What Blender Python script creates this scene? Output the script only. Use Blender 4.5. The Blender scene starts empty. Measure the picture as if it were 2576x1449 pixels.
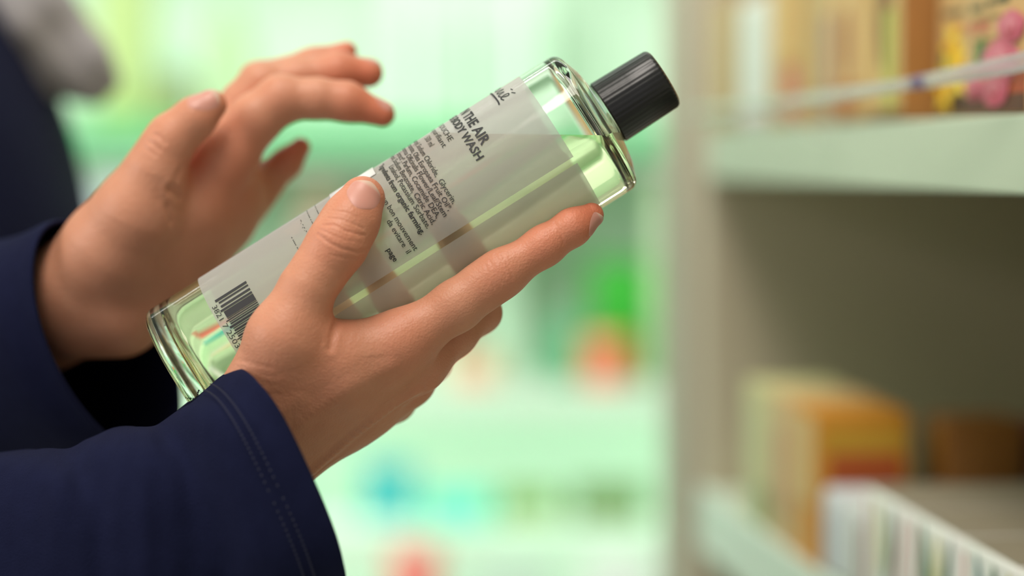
import bpy, bmesh, math, random
import numpy as np
from mathutils import Vector, Matrix
random.seed(7); np.random.seed(7)
S = bpy.context.scene
COL = S.collection
R = math.radians

# ---------------------------------------------------------------- camera
EYE = Vector((0, 0, 1.35)); TILT = R(3.12); FPX = 85/36*2576
cd = bpy.data.cameras.new('camera'); cam = bpy.data.objects.new('camera', cd); COL.objects.link(cam)
cam.location = EYE; cam.rotation_euler = (R(90)-TILT, 0, 0)
cd.lens = 85; cd.sensor_width = 36; cd.clip_start = .05
cd.dof.use_dof = True; cd.dof.focus_distance = .895; cd.dof.aperture_fstop = 2.8; cd.dof.aperture_blades = 0
S.camera = cam
FWD = Vector((0, math.cos(TILT), -math.sin(TILT))); UP = Vector((0, math.sin(TILT), math.cos(TILT))); RT = Vector((1, 0, 0))
def P(px, py, d):
    """world point seen at photograph position (px, py) and distance d along the view axis"""
    return EYE + FWD*d + RT*((px-1288)*d/FPX) + UP*((724.5-py)*d/FPX)

# ---------------------------------------------------------------- world, lights, exposure
w = bpy.data.worlds.new('world'); S.world = w; w.use_nodes = True
bg = w.node_tree.nodes['Background']; bg.inputs[0].default_value = (1.0, .97, .92, 1); bg.inputs[1].default_value = .44
def area(name, loc, size, energy, color, aim):
    l = bpy.data.lights.new(name, 'AREA'); l.shape = 'RECTANGLE'; l.size, l.size_y = size; l.energy = energy; l.color = color
    o = bpy.data.objects.new(name, l); COL.objects.link(o); o.location = loc
    o.rotation_euler = (Vector(aim)-Vector(loc)).to_track_quat('-Z', 'Y').to_euler()
    return o
area('ceiling_lamp_aisle', (-.22, .42, 2.62), (.5, 1.0), 17.5, (1, .92, .84), (-.15, .92, 1.3))
area('added_fill_left', (-2.3, .15, 1.95), (1.0, .7), 21, (1, .95, .9), (.2, 1.15, 1.2))  # added fill light from the left, brightening the packet fronts
area('ceiling_lamp_display', (-.35, 1.95, 2.3), (1.6, .5), 25, (1, 1, .98), (-.15, 3.3, .6))
for lz in (1.03, .845):
    area('added_shelf_fill', (-.18, 3.03, lz), (1.7, .03), 2.0, (1, 1, .98), (-.18, 3.3, lz-.16))  # added strips of light to lift the dim lower display, not shelf fittings
vs = S.view_settings; S.display_settings.display_device = 'sRGB'
vs.view_transform = 'Standard'; vs.look = 'None'; vs.gamma = 1; vs.use_curve_mapping = False; vs.exposure = 0.0
S.cycles.use_denoising = True
S.cycles.max_bounces = 24; S.cycles.transmission_bounces = 20; S.cycles.transparent_max_bounces = 24; S.cycles.glossy_bounces = 8; S.cycles.diffuse_bounces = 5
S.cycles.caustics_reflective = False

# ---------------------------------------------------------------- helpers
def lin(c):
    return tuple(((v/255)/12.92 if v/255 <= .04045 else ((v/255+.055)/1.055)**2.4) for v in c)
def mat(name, col, rough=.5, vary=.0, vscale=30, bump=0, bscale=200, spec=.5, **kw):
    m = bpy.data.materials.new(name); m.use_nodes = True; nt = m.node_tree; b = nt.nodes['Principled BSDF']
    b.inputs['Roughness'].default_value = rough; b.inputs['Specular IOR Level'].default_value = spec
    c = (*col, 1)
    tc = nt.nodes.new('ShaderNodeTexCoord')
    if vary:
        n = nt.nodes.new('ShaderNodeTexNoise'); n.inputs['Scale'].default_value = vscale; n.inputs['Detail'].default_value = 4
        nt.links.new(tc.outputs['Object'], n.inputs['Vector'])
        mx = nt.nodes.new('ShaderNodeMix'); mx.data_type = 'RGBA'
        mx.inputs['A'].default_value = (*[v*(1-vary) for v in col], 1); mx.inputs['B'].default_value = (*[min(1, v*(1+vary)) for v in col], 1)
        nt.links.new(n.outputs['Fac'], mx.inputs['Factor']); nt.links.new(mx.outputs['Result'], b.inputs['Base Color'])
    else:
        b.inputs['Base Color'].default_value = c
    if bump:
        n2 = nt.nodes.new('ShaderNodeTexNoise'); n2.inputs['Scale'].default_value = bscale; n2.inputs['Detail'].default_value = 3
        nt.links.new(tc.outputs['Object'], n2.inputs['Vector'])
        bp = nt.nodes.new('ShaderNodeBump'); bp.inputs['Strength'].default_value = bump; bp.inputs['Distance'].default_value = .001
        nt.links.new(n2.outputs['Fac'], bp.inputs['Height']); nt.links.new(bp.outputs['Normal'], b.inputs['Normal'])
    for k, v in kw.items(): b.inputs[k.replace('_', ' ')].default_value = v
    return m
_mc = {}
def cm(c, rough=.5):
    """plain printed colour, from an sRGB triple"""
    k = (tuple(c), rough)
    if k not in _mc: _mc[k] = mat('print_%d_%d_%d' % tuple(c), lin(c), rough, vary=.06, vscale=60)
    return _mc[k]
def tag(o, label=None, cat=None, group=None, kind=None):
    if label: o['label'] = label
    if cat: o['category'] = cat
    if group: o['group'] = group
    if kind: o['kind'] = kind
    return o
def empty(name, loc, rz=0):
    o = bpy.data.objects.new(name, None); COL.objects.link(o); o.location = loc; o.rotation_euler = (0, 0, rz); o.empty_display_size = .02
    return o
def mesh_obj(name, V, F, m, parent=None, smooth=True, world=False, mats=None, fm=None):
    me = bpy.data.meshes.new(name); me.from_pydata([tuple(v) for v in V], [], [tuple(f) for f in F]); me.update()
    for mm in (mats or [m]): me.materials.append(mm)
    if fm is not None: me.polygons.foreach_set('material_index', fm)
    if smooth: me.polygons.foreach_set('use_smooth', [True]*len(me.polygons))
    o = bpy.data.objects.new(name, me); COL.objects.link(o)
    if parent:
        o.parent = parent
        if world: o.matrix_parent_inverse = (Matrix.Translation(parent.location) @ parent.rotation_euler.to_matrix().to_4x4()).inverted()
    return o
class MB:
    """collects shapes for ONE mesh object"""
    def __init__(s): s.bm = bmesh.new()
    def box(s, x0, x1, y0, y1, z0, z1, bev=0):
        r = bmesh.ops.create_cube(s.bm, size=1)
        for v in r['verts']:
            v.co = ((x0+x1)/2+v.co.x*(x1-x0), (y0+y1)/2+v.co.y*(y1-y0), (z0+z1)/2+v.co.z*(z1-z0))
        if bev:
            ed = list({e for v in r['verts'] for e in v.link_edges})
            bmesh.ops.bevel(s.bm, geom=ed, offset=bev, segments=3, affect='EDGES', profile=.5)
        return s
    def lathe(s, prof, seg=48, x=0, y=0):
        rings = []
        for r, z in prof:
            if r < 1e-6: rings.append([s.bm.verts.new((x, y, z))]); continue
            rings.append([s.bm.verts.new((x+r*math.cos(2*math.pi*k/seg), y+r*math.sin(2*math.pi*k/seg), z)) for k in range(seg)])
        for A, B in zip(rings, rings[1:]):
            for k in range(seg):
                k2 = (k+1) % seg
                q = [A[k % len(A)], A[k2 % len(A)], B[k2 % len(B)], B[k % len(B)]]
                q2 = []
                for v in q:
                    if v not in q2: q2.append(v)
                if len(q2) > 2: s.bm.faces.new(q2)
        return s
    def poly(s, pts, y=0, t=.0003):
        """flat plate with outline pts (x,z), front at -y"""
        n = len(pts)
        a = [s.bm.verts.new((p[0], y-t, p[1])) for p in pts]; b = [s.bm.verts.new((p[0], y, p[1])) for p in pts]
        s.bm.faces.new(a); s.bm.faces.new(b[::-1])
        for k in range(n): s.bm.faces.new([a[k], b[k], b[(k+1) % n], a[(k+1) % n]])
        return s
    def build(s, name, m, parent=None, smooth=False, world=False):
        bmesh.ops.recalc_face_normals(s.bm, faces=s.bm.faces[:])
        me = bpy.data.meshes.new(name); s.bm.to_mesh(me); s.bm.free(); me.materials.append(m)
        if smooth:
            me.polygons.foreach_set('use_smooth', [True]*len(me.polygons))
            try: me.set_sharp_from_angle(angle=R(40))
            except Exception: pass
        o = bpy.data.objects.new(name, me); COL.objects.link(o)
        if parent:
            o.parent = parent
            if world: o.matrix_parent_inverse = (Matrix.Translation(parent.location) @ parent.rotation_euler.to_matrix().to_4x4()).inverted()
        return o
def ell(cx, cz, rx, rz, n=20, rot=0, wob=0):
    out = []
    for k in range(n):
        t = 2*math.pi*k/n; q = 1+wob*math.sin(5*t)
        x, z = rx*q*math.cos(t), rz*q*math.sin(t)
        out.append((cx+x*math.cos(rot)-z*math.sin(rot), cz+x*math.sin(rot)+z*math.cos(rot)))
    return out
def text_geo(body, size, bold=0, align='LEFT', space=1.0):
    """filled flat lettering: vertices (x, y) and faces"""
    c = bpy.data.curves.new('t', 'FONT'); c.body = body; c.size = size; c.align_x = align; c.offset = bold; c.resolution_u = 2; c.space_character = space
    o = bpy.data.objects.new('t', c); COL.objects.link(o)
    dg = bpy.context.evaluated_depsgraph_get(); me = o.evaluated_get(dg).to_mesh()
    V = [(v.co.x, v.co.y) for v in me.vertices]; F = [tuple(p.vertices) for p in me.polygons]
    o.evaluated_get(dg).to_mesh_clear(); bpy.data.objects.remove(o); bpy.data.curves.remove(c)
    return V, F

# ---------------------------------------------------------------- implicit modelling (continuous skin surfaces)
def smin(a, b, k):
    h = np.maximum(k-np.abs(a-b), 0)/k
    return np.minimum(a, b)-h*h*k*.25
def chain_prims(ch):
    pts = [(np.array(P(x, y, d)), r*d/FPX) for x, y, d, r in ch]
    return [(pts[i][0], pts[i+1][0], pts[i][1], pts[i+1][1]) for i in range(len(pts)-1)]
def cone(p, pr):
    a, b, r1, r2 = pr
    ab = (b-a).astype(np.float32); pa = p-a.astype(np.float32)
    t = np.clip((pa@ab)/float(ab@ab), 0, 1).astype(np.float32)
    q = pa-t[:, None]*ab
    return np.sqrt(np.einsum('ij,ij->i', q, q))-(r1+t*(r2-r1))
def sd_chain(p, prims, k):
    d = cone(p, prims[0])
    for pr in prims[1:]: d = smin(d, cone(p, pr), k)
    return d
def surface(sdf, lo, hi, h):
    """naive surface nets on a grid evaluated only near the surface; returns verts, quads"""
    lo = np.array(lo, np.float32); n = np.ceil((np.array(hi)-lo)/h).astype(int)+1
    c = 6; nc = n//c+2
    g = np.stack(np.meshgrid(*[lo[i]+np.arange(nc[i])*h*c for i in range(3)], indexing='ij'), -1).reshape(-1, 3).astype(np.float32)
    co = sdf(g).reshape(nc)
    big = co
    for ax in range(3): big = np.repeat(big, c, axis=ax)
    big = big[:n[0], :n[1], :n[2]].copy()
    idx = np.argwhere(np.abs(big) < h*c*2.1)
    val = np.empty(len(idx), np.float32)
    for s in range(0, len(idx), 400000):
        val[s:s+400000] = sdf((lo+idx[s:s+400000]*np.float32(h)).astype(np.float32))
    big[idx[:, 0], idx[:, 1], idx[:, 2]] = val
    f = big; ins = f < 0
    cs = [ins[i:n[0]-1+i, j:n[1]-1+j, k:n[2]-1+k] for i in (0, 1) for j in (0, 1) for k in (0, 1)]
    cnt = sum(x.astype(np.int8) for x in cs)
    act = (cnt > 0) & (cnt < 8); ai = np.argwhere(act)
    vid = -np.ones(act.shape, np.int64); vid[act] = np.arange(len(ai))
    acc = np.zeros((len(ai), 3), np.float32); num = np.zeros(len(ai), np.float32)
    corner = [(i, j, k) for i in (0, 1) for j in (0, 1) for k in (0, 1)]
    for a in corner:
        for b in corner:
            if sum(x != y for x, y in zip(a, b)) != 1 or a > b: continue
            fa = f[ai[:, 0]+a[0], ai[:, 1]+a[1], ai[:, 2]+a[2]]; fb = f[ai[:, 0]+b[0], ai[:, 1]+b[1], ai[:, 2]+b[2]]
            m = (fa < 0) != (fb < 0); t = np.where(m, fa/np.where(fa-fb == 0, 1, fa-fb), 0)
            acc += m[:, None]*(np.array(a, np.float32)+t[:, None]*(np.array(b, np.float32)-np.array(a, np.float32))); num += m
    V = lo+(ai+acc/num[:, None])*h
    Q = []
    for ax in range(3):
        sl0 = [slice(None)]*3; sl1 = [slice(None)]*3; sl0[ax] = slice(0, -1); sl1[ax] = slice(1, None)
        e0, e1 = ins[tuple(sl0)], ins[tuple(sl1)]
        ed = np.argwhere(e0 != e1); o1, o2 = (ax+1) % 3, (ax+2) % 3
        ok = (ed[:, o1] > 0) & (ed[:, o2] > 0) & (ed[:, o1] < n[o1]-1) & (ed[:, o2] < n[o2]-1); ed = ed[ok]
        def at(d1, d2):
            q = ed.copy(); q[:, o1] += d1; q[:, o2] += d2
            return vid[q[:, 0], q[:, 1], q[:, 2]]
        quad = np.stack([at(-1, -1), at(0, -1), at(0, 0), at(-1, 0)], 1)
        flip = ~e0[ed[:, 0], ed[:, 1], ed[:, 2]]
        quad[flip] = quad[flip][:, ::-1]
        Q.append(quad)
    return V.astype(np.float32), np.concatenate(Q)
def grad(sdf, p, e=.0003):
    g = np.stack([sdf(p+np.array(v, np.float32)*e)-sdf(p-np.array(v, np.float32)*e) for v in ((1, 0, 0), (0, 1, 0), (0, 0, 1))], 1)
    return g/(np.linalg.norm(g, axis=1, keepdims=True)+1e-12)
def project(sdf, V, it=2):
    for _ in range(it):
        d = sdf(V); V = (V-np.clip(d, -.001, .001)[:, None]*grad(sdf, V)).astype(np.float32)
    return V
def bbox(chains, pad=.012):
    pts = []
    for ch in chains:
        for x, y, d, r in ch:
            p = np.array(P(x, y, d)); rr = r*d/FPX; pts += [p-rr, p+rr]
    pts = np.array(pts); return pts.min(0)-pad, pts.max(0)+pad
def trace(sdf, o, d, far=.25):
    o = np.array(o, np.float32); d = np.array(d, np.float32); t = 0
    for _ in range(120):
        v = float(sdf((o+d*t)[None])[0])
        if v < 1e-5: return o+d*t
        t += v*.8
        if t > far: return None
    return o+d*t

# ---------------------------------------------------------------- the shop: floor, walls, ceiling
M_wall = mat('mint_paint', lin((196, 240, 205)), .6, vary=.03, vscale=4)
M_floor = mat('pale_floor', lin((190, 195, 185)), .35, vary=.05, vscale=3)
M_ceil = mat('white_ceiling', lin((235, 238, 232)), .8, vary=.02)
MB().box(-3, 2.2, -2.5, 3.6, -.1, 0).build('floor', M_floor)['kind'] = 'structure'
MB().box(-3, 2.2, 3.6, 3.7, 0, 2.9).build('wall_back', M_wall)['kind'] = 'structure'
MB().box(1.4, 1.5, -2.5, 3.6, 0, 2.9).build('wall_right', mat('cream_paint', lin((205, 200, 185)), .7, vary=.03))['kind'] = 'structure'
MB().box(-3, 2.2, -2.5, 3.7, 2.9, 3.0).build('ceiling', M_ceil)['kind'] = 'structure'

# ---------------------------------------------------------------- far display with blurred products
M_dpanel = mat('mint_panel', lin((214, 238, 217)), .55, vary=.03, vscale=5)
M_dshelf = mat('mint_white_shelf', lin((216, 242, 221)), .45, vary=.02)
M_dstrip = mat('green_strip', lin((100, 196, 132)), .4, vary=.03)
DY = 3.0
def zz(py, d=DY): return P(1288, py, d).z
def xx(px, d=DY): return P(px, 400, d).x
disp = tag(empty('display_shelf', (0, DY+.3, 0)), 'mint green wall display shelving far behind the hands and bottle', 'display shelf')
MB().box(-1.1, .75, DY+.33, DY+.36, 0, 2.3).build('back_panel', M_dpanel, disp, world=True)
for sx in (-1.1, .75): MB().box(sx-.02, sx+.02, DY, DY+.36, 0, 2.3).build('side_panel', M_dshelf, disp, world=True)
SH = [zz(1350), zz(985), zz(372), zz(372)+.42]
for i, z in enumerate(SH):
    sh = MB().box(-1.08, .73, DY+.02, DY+.33, z-.022, z, .002).build('shelf', M_dshelf, disp, world=True)
    MB().box(-1.08, .73, DY+.005, DY+.02, z-.03 if i < 2 else z-.004, z+.004 if i < 2 else z+.034, .002).build('price_strip', M_dstrip if i == 2 else M_dshelf, sh if False else disp, world=True)
MB().box(-1.08, .73, DY+.02, DY+.33, .05, .09, .002).build('shelf', M_dshelf, disp, world=True)

def add_print(root, kind, col, x, z, wd, hh, y=0, name='printed_panel', rot=0, **kw):
    mb = MB()
    if kind == 'rect': mb.poly([(x-wd/2, z-hh/2), (x+wd/2, z-hh/2), (x+wd/2, z+hh/2), (x-wd/2, z+hh/2)], y)
    elif kind == 'ell': mb.poly(ell(x, z, wd/2, hh/2, 24, rot, kw.get('wob', 0)), y)
    elif kind == 'poly': mb.poly(kw['pts'], y)
    return mb.build(name, cm(col), root)
def carton(name, label, cat, loc, rz, wd, dp, hh, col, prints=(), group=None, bev=.0012, flap=True, rough=.5, fcol=None):
    root = tag(empty(name, loc, rz), label, cat, group)
    MB().box(-wd/2, wd/2, 0, dp, 0, hh, bev).build('carton_body', cm(col, rough), root, smooth=True)
    if flap:
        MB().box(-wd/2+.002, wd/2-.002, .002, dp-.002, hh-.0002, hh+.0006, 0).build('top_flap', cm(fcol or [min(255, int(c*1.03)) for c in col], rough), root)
    for q, p in enumerate(prints): add_print(root, *p[:6], y=-.0001-.0003*q, name=p[6] if len(p) > 6 else 'printed_panel')
    return root
def flask(name, label, cat, loc, r, hh, col, capcol, lcol=None, group=None, neck=.45):
    root = tag(empty(name, loc), label, cat, group)
    MB().lathe([(0, 0), (r*.92, 0), (r, .004), (r, hh*.72), (r*.93, hh*.78), (r*neck, hh*.84), (r*neck, hh*.86), (0, hh*.86)], 32).build('bottle_body', cm(col, .3), root, smooth=True)
    MB().lathe([(0, hh*.845), (r*neck*1.15, hh*.845), (r*neck*1.15, hh*.985), (r*neck*1.05, hh), (0, hh)], 28).build('cap', cm(capcol, .4), root, smooth=True)
    if lcol:
        MB().lathe([(r+.0006, hh*.14), (r+.0006, hh*.62)], 32).build('front_label', cm(lcol), root, smooth=True)
    return root
def tub(name, label, cat, loc, r, hh, col, lidcol, group=None):
    root = tag(empty(name, loc), label, cat, group)
    MB().lathe([(0, 0), (r*.9, 0), (r, .006), (r, hh*.7), (0, hh*.7)], 32).build('tub_body', cm(col, .4), root, smooth=True)
    MB().lathe([(0, hh*.7+.0005), (r*1.04, hh*.7+.0005), (r*1.04, hh*.96), (r*.98, hh), (0, hh)], 32).build('lid', cm(lidcol, .4), root, smooth=True)
    return root
def far(px, shelf, dy=.06): return Vector((xx(px, DY+dy), DY+dy, SH[shelf]+.0006))
FAR = lambda px: px*DY/FPX
# coloured goods one can tell apart
mint = (208, 241, 214)
carton('carton', 'vivid green carton on the middle shelf of the far display', 'carton', far(1562, 1, .13), 0, FAR(165), .06, FAR(315), (40, 165, 40), [('rect', (60, 190, 60), 0, FAR(230), FAR(110), FAR(90))])
tub('tub', 'orange tub in front of the vivid green carton on the far display', 'tub', far(1525, 1, .07), FAR(62), FAR(125), (250, 138, 104), (250, 152, 120))
flask('bottle', 'teal green bottle left of the orange tub on the far display', 'bottle', far(1425, 1, .12), FAR(46), FAR(175), (95, 190, 140), (110, 205, 150))
tub('tub', 'pale peach tub left of the teal green bottle on the far display', 'tub', far(1195, 1, .07), FAR(62), FAR(85), (250, 190, 160), (250, 205, 175))
carton('carton', 'turquoise blue carton on the low shelf beside the front sleeve', 'carton', far(975, 0, .1), 0, FAR(130), .05, FAR(145), (40, 150, 158), [('rect', (60, 175, 172), 0, FAR(60), FAR(90), FAR(60))])
carton('carton', 'aqua carton lying right of the turquoise one on the low shelf', 'carton', far(1150, 0, .07), 0, FAR(170), .06, FAR(75), (70, 195, 172), [('rect', (90, 205, 185), 0, FAR(36), FAR(120), FAR(40))])
carton('carton', 'olive green carton lying low, left of the longer olive one', 'carton', far(1330, 0, .1), 0, FAR(150), .06, FAR(70), (105, 135, 62), [('rect', (125, 155, 82), 0, FAR(35), FAR(100), FAR(40))])
carton('carton', 'longer dark olive carton lying low near the shelf post', 'carton', far(1535, 0, .09), 0, FAR(190), .06, FAR(85), (78, 105, 40), [('rect', (95, 122, 54), 0, FAR(40), FAR(140), FAR(40))])
# below the low shelf edge: goods on the bottom deck
LOWZ = zz(1449)-.12
mid = MB().box(-1.08, .73, DY-.16, DY+.02, LOWZ-.02, LOWZ, .002).build('shelf', M_dshelf, disp, world=True)
p = P(1045, 1449, DY-.06); tub('tub', 'salmon pink tub on the lowest ledge under the turquoise carton', 'tub', (p.x, p.y, LOWZ+.0006), FAR(62), .165, (245, 120, 115), (250, 140, 132))
p = P(1560, 1449, DY-.08); carton('carton', 'white carton on the lowest ledge under the olive cartons', 'carton', (p.x, p.y, LOWZ+.0006), 0, FAR(170), .06, .155, (228, 240, 232), [('rect', (215, 232, 225), 0, .08, FAR(110), .07)])
p = P(1290, 1449, DY-.08); carton('carton', 'pale grey green carton on the lowest ledge left of the white one', 'carton', (p.x, p.y, LOWZ+.0006), 0, FAR(190), .06, .145, (195, 222, 205), [('rect', (205, 228, 212), 0, .08, FAR(110), .07)])
# upper left of the picture
carton('carton', 'yellow green carton at the top left beside the scarf', 'carton', far(310, 2, .1), 0, FAR(150), .06, .22, (172, 200, 125), [('rect', (185, 212, 140), 0, .12, FAR(100), .1)])
flask('bottle', 'olive brown bottle with grey green cap between scarf and fingers', 'bottle', far(448, 2, .1), FAR(45), .105, (150, 165, 105), (165, 205, 180), (140, 150, 95), neck=.8)
carton('carton', 'pale blue white carton left of the raised thumb', 'carton', far(320, 1, .05), 0, FAR(170), .07, FAR(530), (214, 232, 236), [('rect', (225, 238, 240), 0, FAR(330), FAR(110), FAR(300))])
flask('bottle', 'light yellow green bottle right of the yellow green carton', 'bottle', far(575, 2, .14), FAR(60), .19, (190, 226, 170), (185, 225, 175), (198, 230, 180))
carton('carton', 'pale peach carton under the green strip beside the little finger', 'carton', far(800, 1, .12), 0, FAR(90), .06, FAR(520), (240, 212, 188), [('rect', (244, 222, 200), 0, FAR(280), FAR(60), FAR(200))])
for px in (1010, 1120, 1240, 1340):
    carton('carton', 'pale mint carton in the row behind the raised fingertips', 'carton', far(px, 2, .16), 0, FAR(95), .07, .2+.02*(px % 3), mint, [('rect', (206, 242, 214), 0, .1, FAR(60), .08)], 'pale mint cartons on the upper far shelf')
for px in (700, 1000, 1110, 1260):
    carton('carton', 'tall pale mint carton standing on the middle far shelf', 'carton', far(px, 1, .2), 0, FAR(95), .07, .2, mint, [('rect', (206, 242, 214), 0, .1, FAR(60), .08)], 'tall pale mint cartons on the middle far shelf')
carton('carton', 'light olive carton beside the shelf post under the bottle cap', 'carton', far(1682, 1, .05), 0, FAR(70), .06, FAR(530), (205, 235, 190), [('rect', (212, 240, 198), 0, FAR(300), FAR(50), FAR(200))])

# ---------------------------------------------------------------- near shelf unit on the right
M_unit = mat('cream_laminate', lin((200, 212, 188)), .42, vary=.03, vscale=8)
M_panel = mat('grey_beige_laminate', lin((206, 194, 170)), .5, vary=.04, vscale=6)
U0 = P(2576, 393, 1.0); RZ = math.atan2(-.9946, .1033)
XA = Vector((math.cos(RZ), math.sin(RZ), 0)); YA = Vector((-math.sin(RZ), math.cos(RZ), 0))   # along the front (towards us), into the shelf
unit = tag(empty('shelf_unit', (U0.x, U0.y, 0), RZ), 'cream shelf unit on the right with boxes above and below', 'shelf unit')
def on_unit(s, w, z): return Vector((U0.x, U0.y, 0))+XA*(-s)+YA*w+Vector((0, 0, z))
ZT = P(2576, 285, 1.0).z; ZB = P(2576, 490, 1.0).z; ZL = 1.35-.236
MB().box(-.712, .25, 0, .34, ZB, ZT, .0015).build('shelf', M_unit, unit)
MB().box(-.712, .25, 0, .34, ZL-.02, ZL, .0015).build('shelf', M_unit, unit)
MB().box(-.712, .25, 0, .34, ZT+.31, ZT+.335, .0015).build('shelf', M_unit, unit)
MB().box(-.712, .25, -.006, 0, ZL-.042, ZL+.002, .001).build('price_strip', mat('white_price_strip', lin((215, 228, 215)), .35, vary=.02), unit)
MB().box(-.76, -.714, .0, .36, 0, 2.1, .003).build('side_panel', M_panel, unit)
MB().box(-.84, -.765, -.012, .02, 0, 2.1, .004).build('upright_post', mat('grey_post', lin((190, 186, 166)), .45, vary=.03), unit)
MB().box(.252, .28, .0, .36, 0, 2.1, .003).build('side_panel', M_panel, unit)
MB().box(-.712, .25, .342, .36, 0, 2.1, .002).build('back_panel', M_panel, unit)
MB().box(-.712, .25, 0.02, .34, .0, .12, .002).build('plinth', M_panel, unit)

def unit_text(root, body, size, x, z, col, y=-.0005, bold=0, name='lettering', sx=1.0):
    V, F = text_geo(body, size, bold)
    return mesh_obj(name, [(x+v[0]*sx, y, z+v[1]) for v in V], F, cm(col), root, smooth=False)
def ubox(s0, s1, rec, z, hh, dp, col, label, prints=(), cat='carton', group=None, name='carton', bev=.0012, fcol=None):
    return carton(name, label, cat, on_unit((s0+s1)/2, rec, z+.0006), RZ, s1-s0-.0015, dp, hh, col, prints, group, bev, fcol=fcol)
BE = (216, 176, 118)
# top row, right to left
b = ubox(-.078, .006, .004, ZT, .15, .06, (60, 62, 66), 'dark carton cut by the right edge, beside the rose print', [('rect', (220, 215, 190), -.03, .09, .02, .11), ('rect', (110, 140, 60), -.03, .06, .014, .04)])
b = ubox(.008, .102, .004, ZT, .15, .06, (222, 180, 122), 'tan carton with a pink rose print and red lettering', [])
PX_ = 2.5   # the prints run wide across the fronts
def rose(root, cx, cz, r, y):
    for q, (f, col, wob) in enumerate([(1, (216, 112, 134), .05), (.8, (200, 80, 108), .07), (.58, (222, 134, 150), .07), (.38, (190, 62, 90), .06), (.2, (222, 124, 142), 0)]):
        pts = [(cx+.12*r*math.sin(q*2)+a*PX_, cz+.1*r*math.cos(q*3)+c) for a, c in ell(0, 0, r*f, r*f*.92, 24, q*.6, wob)]
        add_print(root, 'poly', col, 0, 0, 0, 0, y=y-.0002*q, name='rose_print', pts=pts)
def leafp(root, cx, cz, l, rot, col, y, name='leaf_print'):
    pts = []
    for k in range(13):
        t = k/12; pts.append((l*(t-.5), .22*l*math.sin(math.pi*t)))
    for k in range(11, 0, -1):
        t = k/12; pts.append((l*(t-.5), -.22*l*math.sin(math.pi*t)))
    pts = [(cx+(a*math.cos(rot)-c*math.sin(rot))*1.9, cz+a*math.sin(rot)+c*math.cos(rot)) for a, c in pts]
    add_print(root, 'poly', col, 0, 0, 0, 0, y=y, name=name, pts=pts)
leafp(b, -.020, .0265, .017, R(75), (56, 120, 60), -.0003); leafp(b, .0225, .0335, .014, R(150), (40, 100, 54), -.0003); leafp(b, .012, .034, .013, R(110), (52, 116, 60), -.0003)
rose(b, .010, .0215, .0105, -.0006); rose(b, .0255, .036, .0075, -.0008); rose(b, -.026, .0115, .0058, -.0007); rose(b, .004, .0095, .0075, -.0009)
add_print(b, 'rect', (96, 44, 30), .0, .0045, .090, .008, y=-.0002, name='brown_band'); add_print(b, 'rect', (176, 74, 40), .03, .011, .03, .02, y=-.0001, name='brown_band')
unit_text(b, 'ROSE', .0068, -.038, .0365, (222, 120, 104), bold=.00015, sx=1.9)
for x, z, wd_, hh_, col in [(-.026, .0478, .018, .0026, (92, 84, 58)), (-.006, .0486, .010, .0028, (88, 82, 54)), (.012, .0492, .018, .003, (84, 78, 50)), (-.012, .0425, .040, .0018, (160, 128, 76)), (-.014, .0325, .036, .0018, (158, 126, 72))]:
    add_print(b, 'rect', col, x, z, wd_, hh_, y=-.0001, name='blurred_print')
b = ubox(.106, .187, .016, ZT, .15, .05, (222, 184, 124), 'tan carton with a yellow flower print beside the rose one', [])
for q, (cx, cz, r) in enumerate([(-.012, .034, .012), (.002, .022, .013), (-.025, .014, .012)]):
    for k in range(6):
        a = k*math.pi/3+q; leafp(b, cx+.5*r*math.cos(a), cz+.5*r*math.sin(a), r*1.1, a, (244, 200, 40) if k % 2 else (250, 220, 90), -.0004-.0001*k, 'flower_print')
    add_print(b, 'ell', (210, 120, 30), cx, cz, r*.5, r*.5, y=-.0013, name='flower_print')
leafp(b, -.018, .028, .03, R(80), (84, 120, 50), -.0002); add_print(b, 'rect', (70, 44, 26), 0, .007, .075, .012, y=-.0001, name='brown_band')
add_print(b, 'rect', (120, 108, 78), -.012, .050, .036, .0028, y=-.0001, name='blurred_print'); add_print(b, 'rect', (214, 150, 98), -.008, .0425, .036, .005, y=-.0001, name='blurred_print')
side = ubox(.19, .262, 0, ZT, .15, .06, (170, 118, 62), 'brown sided carton standing forward beside the yellow flower one', [('rect', (214, 178, 112), 0, .075, .068, .14), ('ell', (140, 90, 50), .0, .05, .03, .05), ('rect', (190, 190, 90), .012, .03, .02, .05)])
ubox(.265, .335, 0, ZT, .15, .06, (212, 172, 110), 'beige carton with a rust red drop print on the top shelf', [('rect', (224, 186, 124), 0, .08, .06, .12), ('ell', (160, 80, 40), -.006, .042, .02, .04), ('rect', (190, 110, 60), -.006, .012, .03, .02), ('rect', (190, 180, 140), .0, .085, .045, .02)])
ubox(.338, .418, .002, ZT, .15, .06, (206, 172, 116), 'beige carton with a mauve streak on the top shelf', [('rect', (216, 182, 126), 0, .08, .07, .12), ('rect', (176, 140, 124), .018, .03, .022, .06), ('rect', (200, 180, 120), -.02, .06, .02, .09)])
ubox(.421, .505, 0, ZT, .15, .06, (214, 172, 104), 'golden beige carton with a pink corner next to the white one', [('rect', (222, 184, 116), 0, .09, .07, .1), ('rect', (214, 130, 116), .022, .02, .035, .03)])
ubox(.51, .605, 0, ZT, .082, .06, (232, 238, 226), 'short white carton among the beige cartons on the top shelf', [('rect', (226, 236, 224), 0, .045, .07, .06), ('rect', (236, 222, 220), 0, .01, .08, .012)])
ubox(.609, .70, 0, ZT, .088, .06, (186, 158, 106), 'khaki carton at the far end of the top shelf', [('rect', (194, 168, 116), 0, .05, .07, .07)])
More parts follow.
